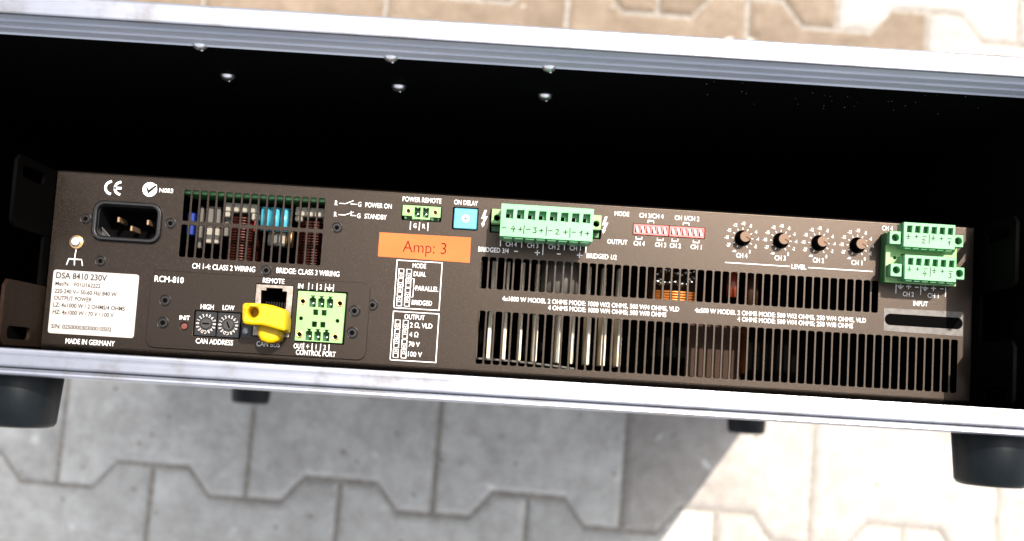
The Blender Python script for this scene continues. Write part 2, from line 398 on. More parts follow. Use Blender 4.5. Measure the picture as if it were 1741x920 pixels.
# lower edge: wider face with a raised bead along its outer side
inl = [(.6, RIM-.6), (.55, RIM-dpt), (-.6, RIM-dpt), (-.6, RIM-3), (-7.7, RIM-3), (-7.8, RIM-20), (-10.0, RIM-20), (-10.3, RIM-2.2), (-9.9, RIM-.9), (-9.2, RIM-.5),
       (-8.5, RIM-.7), (-8.1, RIM-1.7), (-7.2, RIM-1.7), (-6.8, RIM-.2), (-6.0, RIM), (-2.6, RIM), (-2.3, RIM-.25), (-1.9, RIM-.25), (-1.6, RIM), (-.3, RIM), (.35, RIM-.15)]
b = B(); b.prism(inl, XL-9, XR+9, ax='x'); b.out('edge_profile', 'alu', case)
for sx_, xi in ((1, XR-1.2), (-1, XL+1.2)):
    b = B(); b.box(*sorted((xi, xi+sx_*1.2)), .8, 138.2, RIM-dpt, RIM-.3, .2); b.box(*sorted((xi+sx_*1.3, xi+sx_*9)), .8, 138.2, RIM-2.8, RIM-.2, .4); b.box(*sorted((xi+sx_*8.0, xi+sx_*9)), .8, 138.2, RIM-20, RIM-2.9, .2)
    b.out('edge_profile', 'alu', case)
# lower closing profiles near the paving
for y0, y1 in ((-9.3, -7.6), (146.6, 148.2)):
    b = B(); b.box(XL-8.5, XR+8.5, y0, y1, 0, 24, .4); b.out('edge_profile', 'alu', case)
for x0, x1 in ((XL-8.4, XL-6.6), (XR+6.6, XR+8.4)):
    b = B(); b.box(x0, x1, -7.5, 146.5, 0, 24, .4); b.out('edge_profile', 'alu', case)
# screws through the top wall
for (x, zc_) in ((-141.8, 512), (-56.6, 512), (14.0, 512), (-142.0, 566), (-57.5, 566), (14.2, 566)):
    z = CAMZ-zc_; jx = random.uniform(-.5, .5)
    b = B(); b.cyl((x+jx, z), 3.6, YT-.7, YT-.05, 20, ax='y'); b.sphere((x+jx, YT-.6, z), 3.4, (1, .72, 1), 20)
    b.cyl((x+jx+.8, z-.6), .7, YT-3.3, YT-2.0, 8, ax='y'); b.out('screw', 'steel', case)
# rubber feet
def foot(x, z, tiltz=0):
    prof = [(15.0, -7.6), (16.3, -8.2), (17.0, -10), (15.4, -30.2), (14.4, -31.8), (12.6, -32.4), (7.5, -32.4), (6.8, -31.6), (6.6, -27)]
    n = 36; vs = []; fs = []
    for r, y in prof:
        for k in range(n): a = 2*math.pi*k/n; vs.append((r*math.cos(a)*MM, (y+20)*MM, r*math.sin(a)*MM))
    m_ = len(prof)
    for i in range(m_-1):
        for k in range(n): j = (k+1) % n; fs.append((i*n+k, i*n+j, (i+1)*n+j, (i+1)*n+k))
    fs.append(tuple(range(n))[::-1]); fs.append(tuple((m_-1)*n+k for k in range(n)))
    me = bpy.data.meshes.new('rubber_foot'); me.from_pydata(vs, [], fs)
    bm = bmesh.new(); bm.from_mesh(me); bmesh.ops.recalc_face_normals(bm, faces=bm.faces[:])
    for f in bm.faces: f.smooth = len(f.verts) == 4
    for e in bm.edges:
        if len(e.link_faces) == 2 and e.calc_face_angle() > math.radians(50): e.smooth = False
    bm.to_mesh(me); bm.free()
    return addmesh('rubber_foot', me, 'rubber', case, (x, -20, z))
foot(-203.5, CAMZ-508); foot(213.5, CAMZ-508); foot(-204.5, CAMZ-984); foot(208.0, CAMZ-984)
# dust on the inside of the top wall
b = B(); rd = random.Random(3)
for i in range(30):
    x = rd.gauss(150, 32); z = RIM-rd.uniform(40, 80); s_ = rd.uniform(.04, .11)
    b.box(x-s_*rd.uniform(.6, 2), x+s_, YT-.35, YT-.05, z-s_, z+s_*1.3)
tag(b.out('dust', 'cream', case), kind='stuff')

# ================================================================== AMPLIFIER
AX0, AX1, AY0, AY1 = -217.3, 224.2, 1.0, 86.6
amp = empty('amplifier', (3, 44, 160), 'black rack power amplifier lying in the flight case, its printed connector panel facing up', 'amplifier')
PIT = 4.02
holes = []
for i in range(17):
    x0 = -156.0+i*4.035
    holes += [rrect(x0, x0+3.05, 66.3, 81.2, .6, 2), rrect(x0-.1, x0+2.95, 48.9, 64.4, .6, 2)]
for i in range(48):
    x0 = -11.7+i*3.99; holes.append(rrect(x0, x0+3.0, 42.7, 57.9, .75, 3))
for i in range(57):
    x0 = -11.4+i*4.035; holes.append(rrect(x0, x0+3.05, 6.8, 32.0, .75, 3))
inl_o = rrect(-197.3, -166.2, 54.9, 72.9, 4.2, 5)
holes += [inl_o, rrect(-8.8, 44.7, 69.8, 81.1, .5, 1), rrect(-26.9, -14.7, 70.2, 81.0, .6, 2), rrect(-51.4, -32.3, 73.2, 80.8, .5, 1),
          rrect(59.9, 94.5, 73.0, 78.3, .2, 1), rrect(-118.0, -100.0, 13.3, 38.3, .4, 1), rrect(-146.0, -123.6, 11.6, 23.9, .3, 1), rrect(-123.2, -118.7, 12.4, 18.4, .2, 1)]
for kx in (112.7, 131.15, 149.6, 168.05): holes.append(circ(kx, 74.45, 3.75, 24))
holes.append(rrect(-98.1, -74.4, 11.9, 36.7, .2, 1))
outer = rrect(AX0, AX1, 3.6, AY1-.7, .5, 1)
plate('connector_panel', outer, holes, PZ-1.3, PZ, 'panel', amp, bev=.13)
b = B(); q = [(3.6, PZ)]+[(3.6-2.6*math.sin(math.radians(a)), PZ-2.6+2.6*math.cos(math.radians(a))) for a in range(10, 91, 10)]+[(1.0, PZ-8), (2.0, PZ-8), (3.6, PZ-2)]
b.prism(q, AX0, AX1, ax='x'); b.out('panel_fold', 'panel', amp)
b = B(); q = [(AY1-.7, PZ)]+[(AY1-.7+1.0*math.sin(math.radians(a)), PZ-1.0+1.0*math.cos(math.radians(a))) for a in range(15, 91, 15)]+[(AY1+.3, PZ-8), (AY1-.6, PZ-8), (AY1-.7, PZ-2)]
b.prism(q, AX0, AX1, ax='x'); b.out('panel_fold', 'panel', amp)
# chassis shell behind the panel
b = B()
b.box(AX0, AX1, AY1-1.4, AY1-.2, 160, PZ-1.5); b.box(AX0, AX1, AY0+.2, AY0+1.4, 160, PZ-1.5)
b.box(AX0+.1, AX0+1.4, AY0+1.5, AY1-1.5, 160, PZ-1.5); b.box(AX1-1.4, AX1-.1, AY0+1.5, AY1-1.5, 160, PZ-1.5)
b.box(AX0, AX1, AY0, AY1, 156, 159.5); b.out('chassis_shell', 'gplast', amp)
b = B(); b.box(AX0+2, AX1-2, AY0+2, AY1-2, PZ-72, PZ-70); b.out('inner_baffle', 'hole', amp)
# folded bottom and top lips of the cover
b = B(); b.box(AX0+.4, AX1-.4, AY1+.35, AY1+1.0, PZ-60, PZ-2.5, .2); b.out('cover_lip', 'gplast', amp)

# side support plates with notch and slots
def side_plate(x0, x1, low_mat):
    def quad(vlo, vhi, h, slot_v, m):
        # one plate in the y-z plane with a slot
        pts = [(vlo, PZ-20), (vhi, PZ-20), (vhi, PZ+h-3), (vhi-3, PZ+h), (vlo+3, PZ+h), (vlo, PZ+h-3)]
        cu = bpy.data.curves.new('bracket', 'CURVE'); cu.dimensions = '2D'; cu.fill_mode = 'BOTH'; cu.extrude = (x1-x0)/2*MM
        sl = rrect(slot_v-2.9, slot_v+2.9, PZ+13, PZ+39, 2.8, 4)
        cy = (vlo+vhi)/2; cz = PZ
        for P in (pts, sl):
            sp = cu.splines.new('POLY'); sp.points.add(len(P)-1); sp.use_cyclic_u = True
            for i, p in enumerate(P): sp.points[i].co = ((p[0]-cy)*MM, (p[1]-cz)*MM, 0, 1)
        me = curve_mesh(cu)
        me.transform(Matrix(((0, 0, 1, 0), (1, 0, 0, 0), (0, 1, 0, 0), (0, 0, 0, 1))))
        return addmesh('side_bracket', me, m, amp, ((x0+x1)/2, cy, cz))
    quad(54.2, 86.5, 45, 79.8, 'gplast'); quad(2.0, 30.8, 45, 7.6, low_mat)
    b = B(); b.box(x0, x1, 30.9, 54.1, PZ-20, PZ+7.5, .3); b.out('side_bracket', 'gplast', amp)
side_plate(AX0-2.0, AX0-.4, 'sunlit_tone'); side_plate(AX1+.5, AX1+2.1, 'gplast')  # lower left bracket gets the painted sunlit brown
for x0, x1 in ((XL+1, AX0-.2), (AX1+.2, XR-1)):
    b = B(); b.box(x0, x1, 2, 86, 152, 155.5); b.out('rack_ear', 'gplast', amp)

# ---- black countersunk screws
def pscrew(x, y, r=2.5, m='dsteel', z=PZ):
    b = B(); b.torus((x, y, z), r, .28, n=24, k=6); b.cyl((x, y), r*.92, z+.02, z+.35, 20, r*.8)
    o = b.out('panel_screw', m, amp)
    b = B(); b.cyl((x, y), r*.46, z+.36, z+.42, 6); b.out('socket_recess', 'hole', o)
for x, y in ((-201.8, 64.3), (-161.3, 64.6), (-192.9, 44.5), (-113.9, 44.9), (-81.8, 67.5), (-62.2, 31.4)): pscrew(x, y)
# ---- control module plate (RCM)
zp = PZ+.9
MZ = zp+.07
hl = [rrect(-118.0, -100.0, 13.3, 38.3, .4, 1), rrect(-146.0, -123.6, 11.6, 23.9, .3, 1), rrect(-123.2, -118.7, 12.4, 18.4, .2, 1), rrect(-98.0, -74.35, 11.9, 36.7, .2, 1), circ(-150.3, 15.9, 1.9, 16)]
plate('module_plate', rrect(-168.0, -63.6, 5.0, 41.8, 4.0, 5), hl, PZ+.02, zp, 'panel', amp, bev=.2)
for x, y in ((-160.3, 27.6), (-160.5, 17.0), (-70.4, 28.1), (-70.8, 17.7)): pscrew(x, y, 2.7, z=zp)
# ---- silver ground screw
b = B(); b.cyl((-204.9, 52.8), 3.3, PZ+.02, PZ+1.0, 24, bev=.2); o = b.out('ground_screw', 'brass', amp)
b = B(); b.cyl((-204.9, 52.9), 2.6, PZ+1.02, PZ+3.2, 20, 2.2, bev=.6); b.out('screw_head', 'steel', o)
# ---- power inlet
inlet = plate('power_inlet', rrect(-198.3, -165.2, 54.2, 73.6, 5.2, 6), [rrect(-195.9, -167.6, 56.4, 71.4, 3.2, 6)], PZ-.5, PZ+2.2, 'black', amp, bev=.7)
plate('inner_wall', rrect(-196.6, -166.9, 55.8, 72.0, 3.4, 5), [rrect(-195.7, -167.8, 56.6, 71.2, 3.0, 5)], PZ-20, PZ-.6, 'black', inlet)
b = B(); b.box(-197, -166.5, 55.5, 72.3, PZ-22, PZ-20.2); b.out('inner_floor', 'hole', inlet)
b = B(); b.prism([(-195.6, 56.7), (-190.6, 56.7), (-195.6, 61.6)], PZ-20.1, PZ-5.0, bev=.3); b.out('corner_key', 'black', inlet)
for x, y in ((-188.6, 65.7), (-182.0, 61.8), (-174.3, 65.2)):
    b = B(); b.box(x-.6, x+.6, y-1.3, y+1.3, PZ-20, PZ-7, .25); b.out('contact_pin', 'pin', inlet)
# ---- CE and tick marks
def arc(cx, cy, r, a0, a1, n=16, sx=1): return [(cx+r*sx*math.cos(math.radians(a0+(a1-a0)*k/n)), cy+r*math.sin(math.radians(a0+(a1-a0)*k/n))) for k in range(n+1)]
strokes([arc(-190.8, 80.0, 3.0, 105, 255)], 1.15, parent=amp, name='conformity_mark')
strokes([arc(-182.6+0.0, 80.0, 3.0, 105, 255), [(-185.5, 80.0), (-183.0, 80.0)]], 1.15, parent=amp, name='conformity_mark').location.x -= .0037
tick = [(-174.3, 81.2), (-173.2, 79.2), (-169.9, 82.1)]
b_ = circ(-172.6, 80.3, 3.5, 32); cu_h = [[(-174.6, 81.5), (-173.9, 81.6), (-173.1, 80.1), (-169.6, 83.0), (-169.3, 82.0), (-173.3, 78.0)]]
plate('tick_mark', b_, cu_h, TZ-.03, TZ, 'white', amp)
text('N083', -164.7, 80.2, 1.9, 6.6, parent=amp, bold=.010)
# ground symbol
strokes([[(-205.0, 49.2), (-205.3, 44.6)], [(-208.8, 41.9), (-208.0, 44.6), (-201.9, 44.6), (-201.3, 41.9)], [(-205.3, 44.6), (-205.1, 41.9)]], .45, parent=amp, name='ground_symbol')
# ---- white rating label
lab = plate('rating_label', rrect(-214.6, -173.9, 8.9, 39.1, 1.2, 3), [], PZ+.02, PZ+.12, 'paper', amp)
LZ = PZ+.18
for s_, y, h, wd in (('DSA 8410 230V', 36.4, 2.6, 24.2), ('Mat/N:   F01U162222', 32.5, 1.7, 21.5), ('220-240 V~ 50-60 Hz/ 840 W', 29.0, 1.8, 29.5), ('OUTPUT POWER', 25.7, 1.75, 18.0),
                   ('LZ: 4x1000 W / 2 OHMS/4 OHMS', 22.4, 1.8, 34.0), ('HZ: 4x1000 W / 70 V / 100 V', 19.0, 1.8, 29.0), ('S/N: 025000030300010502', 12.2, 1.75, 28.5)):
    text(s_, -213.2, y, h, wd, z=LZ, m='ink', parent=lab, bold=0.024, align='l')
text('MADE IN GERMANY', -194.2, 5.6, 2.2, 23.2, parent=amp)
text('CH 1-4: CLASS 2 WIRING', -134.2, 44.9, 2.3, 30.0, parent=amp)
text('BRIDGE: CLASS 3 WIRING', -94.0, 45.2, 2.3, 30.0, parent=amp)
for y, st, wd in ((79.3, 'POWER ON', 12.6), (73.8, 'STANDBY', 10.6)):
    text('R', -83.0, y, 2.1, parent=amp); text('G', -71.8, y, 2.1, parent=amp)
    text(st, -69.0, y, 2.1, wd, parent=amp, align='l')
    if y > 75: strokes([[(-81.4, y), (-78.6, y), (-75.0, y+1.6)], [(-76.0, y), (-73.2, y)]], .35, parent=amp, name='switch_symbol')
    else: strokes([[(-81.4, y), (-78.6, y), (-74.6, y+1.6)], [(-75.6, y+1.9), (-75.6, y), (-73.2, y)]], .35, parent=amp, name='switch_symbol')
text('POWER REMOTE', -42.1, 83.3, 2.1, 18.6, parent=amp, bold=.010)
text('ON DELAY', -20.9, 83.3, 2.1, 11.4, parent=amp, bold=.010)
text('G', -44.6, 70.7, 2.0, parent=amp); text('R', -40.4, 70.7, 2.0, parent=amp)
strokes([[(x, 72.4), (x, 68.8)] for x in (-46.8, -42.5, -38.4)], .38, parent=amp)
# module lettering
text('RCM-810', -159.3, 37.6, 2.6, 13.8, z=MZ, parent=amp)
text('INIT', -150.4, 19.9, 1.9, 4.9, z=MZ, parent=amp); text('HIGH', -140.2, 25.7, 2.1, 6.2, z=MZ, parent=amp); text('LOW', -130.1, 25.9, 2.1, 5.6, z=MZ, parent=amp)
text('CAN ADDRESS', -135.4, 9.4, 2.2, 17.6, z=MZ, parent=amp); text('REMOTE', -109.8, 40.0, 2.1, 10.2, z=MZ, parent=amp)
text('CAN BUS', -110.0, 9.8, 2.2, 11.0, z=MZ, parent=amp); text('IN', -96.8, 38.3, 2.1, 2.4, z=MZ, parent=amp); text('OUT', -95.6, 9.8, 2.1, 4.6, z=MZ, parent=amp)
text('1', -91.2, 38.4, 2.1, z=MZ, parent=amp); text('2', -87.2, 38.5, 2.1, z=MZ, parent=amp)
strokes([[(x, 40.0), (x, 36.9)] for x in (-93.0, -89.0, -85.0, -81.2)], .35, z=MZ, parent=amp)
strokes([[(-83.1, 40.0), (-83.1, 38.4)], [(-84.4, 38.4), (-81.8, 38.4)], [(-83.8, 37.8), (-82.4, 37.8)], [(-83.3, 37.2), (-82.9, 37.2)]], .32, z=MZ, parent=amp, name='earth_symbol')
text('1', -87.3, 9.9, 2.1, z=MZ, parent=amp); text('2', -83.2, 9.9, 2.1, z=MZ, parent=amp); text('+', -91.3, 9.9, 2.4, z=MZ, parent=amp, bold=.010)
strokes([[(x, 11.4), (x, 8.2)] for x in (-93.2, -89.2, -85.2, -81.2)], .35, z=MZ, parent=amp)
text('CONTROL PORT', -87.2, 6.9, 2.2, 18.8, z=MZ, parent=amp)
# ---- orange sticker
st = plate('orange_sticker', [(-61.3, 54.9), (-17.3, 54.5), (-17.4, 66.7), (-61.3, 66.5)], [], PZ+.08, PZ+.2, 'orange', amp)
text('Amp: 3', -39.3, 60.4, 5.1, 20.8, z=PZ+.26, m='redink', parent=st, bold=-.008)
# ---- mode / output legend boxes
def swsym(x, y, up):
    r = rect(x-1.15, x+1.15, y-2.0, y+2.0); s_ = [r, [(x-1.1, y), (x+1.1, y)]]
    d = 1 if up else -1
    s_ += [[(x-.45, y+d*.7), (x, y+d*1.5)], [(x+.45, y+d*.7), (x, y+d*1.5)]]
    return s_
strokes([rect(-52.0, -30.4, 30.9, 53.7)], .42, parent=amp, name='legend_frame')
strokes([rect(-52.0, -30.3, 6.1, 29.2)], .42, parent=amp, name='legend_frame')
text('MODE', -41.2, 51.5, 2.0, 6.4, parent=amp, bold=.010); text('OUTPUT', -41.8, 26.9, 2.1, 9.6, parent=amp)
L = []
for y, a, c in ((47.6, 0, 0), (43.0, 0, 1), (38.5, 1, 0), (33.9, 1, 1)): L += swsym(-49.6, y, a) + swsym(-45.9, y, c)
for y, a, c in ((23.2, 0, 0), (18.6, 0, 1), (14.0, 1, 0), (9.3, 1, 1)): L += swsym(-49.6, y, a) + swsym(-45.8, y, c)
L += [[(-44.2, 45.2), (-43.3, 45.2), (-43.3, 41.2), (-42.8, 40.7), (-43.3, 40.2), (-43.3, 36.4), (-44.2, 36.4)]]
strokes(L, .27, parent=amp, name='switch_diagram')
for s_, y, wd, x in (('DUAL', 47.6, 5.8, -43.6), ('PARALLEL', 40.8, 10.9, -42.3), ('BRIDGED', 33.9, 9.6, -43.6), ('2 \u03a9, VLD', 23.1, 10.6, -43.7), ('4 \u03a9', 18.6, 4.2, -43.7), ('70 V', 14.0, 5.2, -43.7), ('100 V', 9.3, 6.6, -43.7)):
    text(s_, x, y, 2.1, wd, parent=amp, align='l')
# ---- output channel lettering
text('CH 4', 2.0, 64.6, 2.1, 5.3, parent=amp); text('CH 3', 12.3, 64.6, 2.1, 5.3, parent=amp); text('CH 2', 22.5, 64.6, 2.1, 5.3, parent=amp); text('CH 1', 32.7, 64.6, 2.1, 5.3, parent=amp)
strokes([[(-3.2, 67.5), (-3.2, 63.6)], [(7.0, 67.5), (7.0, 63.6)], [(17.3, 67.5), (17.3, 60.6)], [(27.5, 67.5), (27.5, 63.6)], [(37.8, 67.5), (37.8, 63.0)]], .42, parent=amp)
text('BRIDGED 3/4', -6.3, 61.3, 2.1, 14.6, parent=amp); text('BRIDGED 1/2', 45.6, 61.4, 2.1, 14.4, parent=amp, bold=.010)
strokes([[(3.8, 61.4), (5.2, 61.4)], [(24.3, 61.4), (25.7, 61.4)], [(13.7, 61.4), (15.7, 61.4)], [(14.7, 60.4), (14.7, 62.4)], [(34.0, 61.4), (36.0, 61.4)], [(35.0, 60.4), (35.0, 62.4)]], .5, parent=amp)
def bolt(x, y):
    b = B(); b.prism([(x+.9, y+4), (x-.1, y+4), (x-1.6, y-.4), (x-.2, y-.1), (x-.9, y-2.4), (x-1.5, y-2.2), (x-.7, y-4.4), (x+.5, y-2.6), (x, y-2.5), (x+1.5, y+1.1), (x+.1, y+.8)], TZ-.03, TZ); b.out('lightning_symbol', 'white', amp)
bolt(-11.6, 76.4); bolt(46.4, 76.9)
# ---- mode switches lettering
text('MODE', 54.2, 82.6, 1.9, 7.0, parent=amp, bold=.02); text('CH 3/CH 4', 68.4, 82.5, 2.0, 11.6, parent=amp, bold=.010); text('CH 1/CH 2', 85.6, 82.4, 2.0, 11.8, parent=amp, bold=.010)
text('OUTPUT', 52.7, 68.9, 2.1, 9.6, parent=amp, bold=.010)
for x, n_ in ((63.2, '4'), (73.5, '3'), (80.6, '2'), (90.6, '1')): text('CH '+n_, x, 68.8, 2.0, 5.3, parent=amp, bold=.010)
strokes([[(x-1.4, 79.2), (x-1.4, 80.2), (x+1.4, 80.2), (x+1.4, 79.2)] for x in (68.3, 85.3)] + [[(x-1.4, 72.0), (x-1.4, 71.0), (x+1.4, 71.0), (x+1.4, 72.0)] for x in (63.0, 73.2, 80.3, 90.5)], .36, parent=amp, name='bracket_mark')
# ---- level pots
names = ['-\u221e', '-27', '-18', '-15', '-12', '-10', '-8', '-6', '-4', '-2', '0']
for kx, ch in ((112.7, '4'), (131.15, '3'), (149.6, '2'), (168.05, '1')):
    ky = 74.45; tl = []
    pot = B(); pot.cyl((kx, ky), 3.7, PZ-9, PZ-3, 24); po = pot.out('level_control', 'hole', amp)
    b = B(); b.cyl((kx, ky), 2.5, PZ-6, PZ+6.6, 28); kn = b.out('shaft', 'hole', po)
    b = B(); b.cyl((kx, ky), 2.55, PZ+6.62, PZ+7, 28, bev=.12); b.out('shaft_face', 'knob', kn)
    b = B(); b.prism([(kx+.25, ky-.1), (kx+2.2, ky-1.5), (kx+2.4, ky-1.2), (kx+.45, ky+.2)], PZ+7.0, PZ+7.03); b.out('pointer_slot', 'hole', kn)
    for i, s_ in enumerate(names):
        a = math.radians(240-30*i); rr = 7.3 if i not in (0, 10) else 7.5
        tl.append([(kx+4.35*math.cos(a), ky+4.35*math.sin(a)), (kx+5.0*math.cos(a), ky+5.0*math.sin(a))])
        text(s_, kx+rr*math.cos(a)*(1.05 if 2 <= i <= 4 or i == 1 else 1.0), ky+rr*math.sin(a)*.98, 1.55, None, parent=amp, bold=.012, cond=.64)
    strokes(tl, .34, parent=amp, name='scale_ticks')
    text('CH '+ch, kx, 66.0, 2.1, 5.3, parent=amp, bold=.010)
text('LEVEL', 140.3, 62.3, 2.0, 7.2, parent=amp, bold=.010)
strokes([[(105.0, 62.3), (135.6, 62.3)], [(145.0, 62.3), (175.6, 62.3)]], .4, parent=amp)
# ---- input lettering
text('CH 4', 182.3, 83.6, 2.0, 5.2, parent=amp, bold=.010)
strokes([[(x, 58.5), (x, 52.6)] for x in (187.3, 199.2, 211.1)], .38, parent=amp)
def earth(x, y, s_=1): return [[(x, y+1.7*s_), (x, y+.2*s_)], [(x-1.4*s_, y+.2*s_), (x+1.4*s_, y+.2*s_)], [(x-.8*s_, y-.4*s_), (x+.8*s_, y-.4*s_)], [(x-.3*s_, y-1*s_), (x+.3*s_, y-1*s_)]]
strokes(earth(189.4, 55.9)+earth(201.3, 55.8), .34, parent=amp, name='earth_symbol')
strokes([[(192.3, 56.1), (194.3, 56.1)], [(193.3, 55.1), (193.3, 57.1)], [(204.3, 56.0), (206.3, 56.0)], [(205.3, 55.0), (205.3, 57.0)], [(196.6, 56.0), (197.9, 56.0)], [(208.6, 56.0), (209.9, 56.0)]], .45, parent=amp)
text('CH 2', 193.3, 52.4, 2.0, 5.3, parent=amp, bold=.010); text('CH 1', 205.2, 52.4, 2.0, 5.3, parent=amp, bold=.010); text('INPUT', 199.3, 48.2, 2.1, 7.0, parent=amp, bold=.010)
# ---- tape with black bar
tp = plate('grey_tape', [(182.0, 34.3), (220.0, 33.9), (219.6, 45.5), (181.8, 45.1)], [], PZ+.03, PZ+.13, 'tape', amp)
b = B(); b.prism(rrect(182.4, 219.6, 37.2, 42.6, 2.6, 6), PZ+.14, PZ+.4); b.out('black_bar', 'hole', tp)
# ---- long lettering between vent rows
text('4x1000 W MODEL 2 OHMS MODE: 1000 W/2 OHMS, 500 W/4 OHMS, VLD', 41.6, 38.4, 2.0, 84.6, parent=amp, bold=.010)
text('4 OHMS MODE: 1000 W/4 OHMS; 500 W/8 OHMS', 49.6, 35.4, 2.0, 56.5, parent=amp, bold=.010)
text('4x500 W MODEL 2 OHMS MODE: 500 W/2 OHMS, 250 W/4 OHMS, VLD', 132.4, 38.5, 2.0, 82.0, parent=amp, bold=.010)
text('4 OHMS MODE: 500 W/4 OHMS; 250 W/8 OHMS', 139.6, 35.5, 2.0, 55.3, parent=amp, bold=.010)

# ---- trimmer ON DELAY
b = B(); b.box(-26.2, -15.1, 70.7, 80.5, PZ-6, PZ+.6, .3); tr = b.out('delay_trimmer', 'blue', amp)
b = B(); b.cyl((-20.6, 75.6), 2.1, PZ+.62, PZ+.9, 24, bev=.1); dl = b.out('trimmer_dial', 'paleblue', tr)
strokes([[(-21.5, 75.6), (-19.7, 75.6)], [(-20.6, 74.8), (-20.6, 76.6)]], .3, z=PZ+.95, m='redbtn', parent=dl, name='cross_slot')
# ---- two pole power remote socket
def pocket(x, y, w_, h_, z, m_pin, par, flip=1):
    b = B(); b.cyl((x+.25, y-.4*flip), .42, z-5.9, z-1.2, 10, bev=.12); b.out('contact_pin', m_pin, par)
pr = plate('remote_socket', [(-51.0, 75.2), (-46.2, 75.2), (-46.2, 73.9), (-37.6, 73.9), (-37.6, 75.2), (-32.7, 75.2), (-32.7, 80.4), (-51.0, 80.4)],
           [[(-45.2, 74.8), (-42.4, 74.8), (-42.4, 79.6), (-43.1, 79.6), (-43.8, 79.0), (-44.5, 79.6), (-45.2, 79.6)], [(-41.2, 74.8), (-38.4, 74.8), (-38.4, 79.6), (-39.1, 79.6), (-39.8, 79.0), (-40.5, 79.6), (-41.2, 79.6)], circ(-48.2, 77.6, 1.1, 14), circ(-35.3, 77.6, 1.1, 14)], PZ-.8, PZ+.9, 'lgreen', amp, bev=.12)
b = B(); b.box(-50.5, -33.2, 74.2, 80.2, PZ-7, PZ-5.5); b.out('socket_floor', 'dgreen', pr)
for x in (-43.8, -39.8): pocket(x, 77, 0, 0, PZ+.9, 'steel', pr)
for x in (-48.2, -35.3):
    b = B(); b.torus((x, 77.6, PZ+.85), 1.15, .32, n=20, k=6); b.out('brass_insert', 'brass', pr)
# ---- control port
cpz = PZ+2.2
comb = lambda x, y: [(x-1.55, y-2.6), (x+1.55, y-2.6), (x+1.55, y+1.4), (x+.6, y+1.9), (x+.6, y+2.3), (x+1.3, y+2.9), (x-1.3, y+2.9), (x-.6, y+2.3), (x-.6, y+1.9), (x-1.55, y+1.4)]
cx_up = (-90.4, -86.3, -82.2); cx_lo = (-91.0, -86.9, -82.8)
ch_ = [comb(x, 31.3) for x in cx_up]+[comb(x, 15.5) for x in cx_lo]
ch_ += [rrect(x-1.2, x+1.2, y-1.3, y+1.3, .1, 1) for x, y in ((-88.6, 26.3), (-84.6, 26.3), (-88.8, 20.6), (-84.8, 20.6))]
ch_ += [circ(-95.3, 23.0, .95, 14), circ(-78.0, 22.8, .95, 14), circ(-95.0, 31.2, 1.2, 16), circ(-77.4, 31.2, 1.2, 16), circ(-95.4, 15.4, 1.2, 16), circ(-78.4, 15.2, 1.2, 16)]
cp = plate('control_port', [(-97.5, 12.4), (-75.0, 12.4), (-75.0, 36.0), (-97.5, 36.0)], ch_, PZ-.6, cpz, 'lgreen', amp, bev=.12)
b = B(); b.box(-97.2, -75.3, 12.7, 35.7, PZ-7, PZ-5); b.out('socket_floor', 'dgreen', cp)
b = B()
for x in cx_up: b.box(x+1.7, x+2.4, 28.6, 34.3, PZ-4.9, PZ-.7); b.box(x-2.3, x-1.6, 28.6, 34.3, PZ-4.9, PZ-.7)
for x in cx_lo: b.box(x+1.7, x+2.4, 12.9, 18.6, PZ-4.9, PZ-.7); b.box(x-2.3, x-1.6, 12.9, 18.6, PZ-4.9, PZ-.7)
b.out('socket_wall', 'green', cp)
for x in cx_up: pocket(x, 30.9, 0, 0, cpz, 'steel', cp)
for x in cx_lo: pocket(x, 15.2, 0, 0, cpz, 'steel', cp)
for x, y in ((-95.0, 31.2), (-77.4, 31.2), (-95.4, 15.4), (-78.4, 15.2)):
    b = B(); b.torus((x, y, cpz-.05), 1.35, .42, n=20, k=6); b.out('brass_insert', 'brass', cp)
# ---- double network jack
rjn = [(-115.2, 27.0), (-103.0, 27.0), (-103.0, 35.2), (-105.2, 35.2), (-105.2, 36.6), (-112.8, 36.6), (-112.8, 35.2), (-115.2, 35.2)]
rjl = [(-115.2, 24.2), (-115.2, 16.0), (-113.0, 16.0), (-113.0, 14.8), (-105.2, 14.8), (-105.2, 16.0), (-103.0, 16.0), (-103.0, 24.2)]
rj = plate('network_jack', [(-117.7, 13.6), (-100.3, 13.6), (-100.3, 38.0), (-117.7, 38.0)], [rjn, rjl], PZ-1, PZ+1.5, 'shield', amp, bev=.15)
b = B(); b.box(-117.5, -100.5, 13.8, 37.8, PZ-14, PZ-12); b.box(-117.4, -115.3, 13.8, 37.8, PZ-11.9, PZ-1.1); b.box(-102.9, -100.6, 13.8, 37.8, PZ-11.9, PZ-1.1); b.box(-115.2, -103, 24.4, 26.9, PZ-11.9, PZ-1.1)
b.out('jack_housing', 'hole', rj)
for i in range(8):
    x = -113.4+i*1.24
    b = B(); b.box(x-.22, x+.22, 27.3, 30.3, PZ-9, PZ-4.5, .05); b.out('contact_spring', 'dsteel', rj)
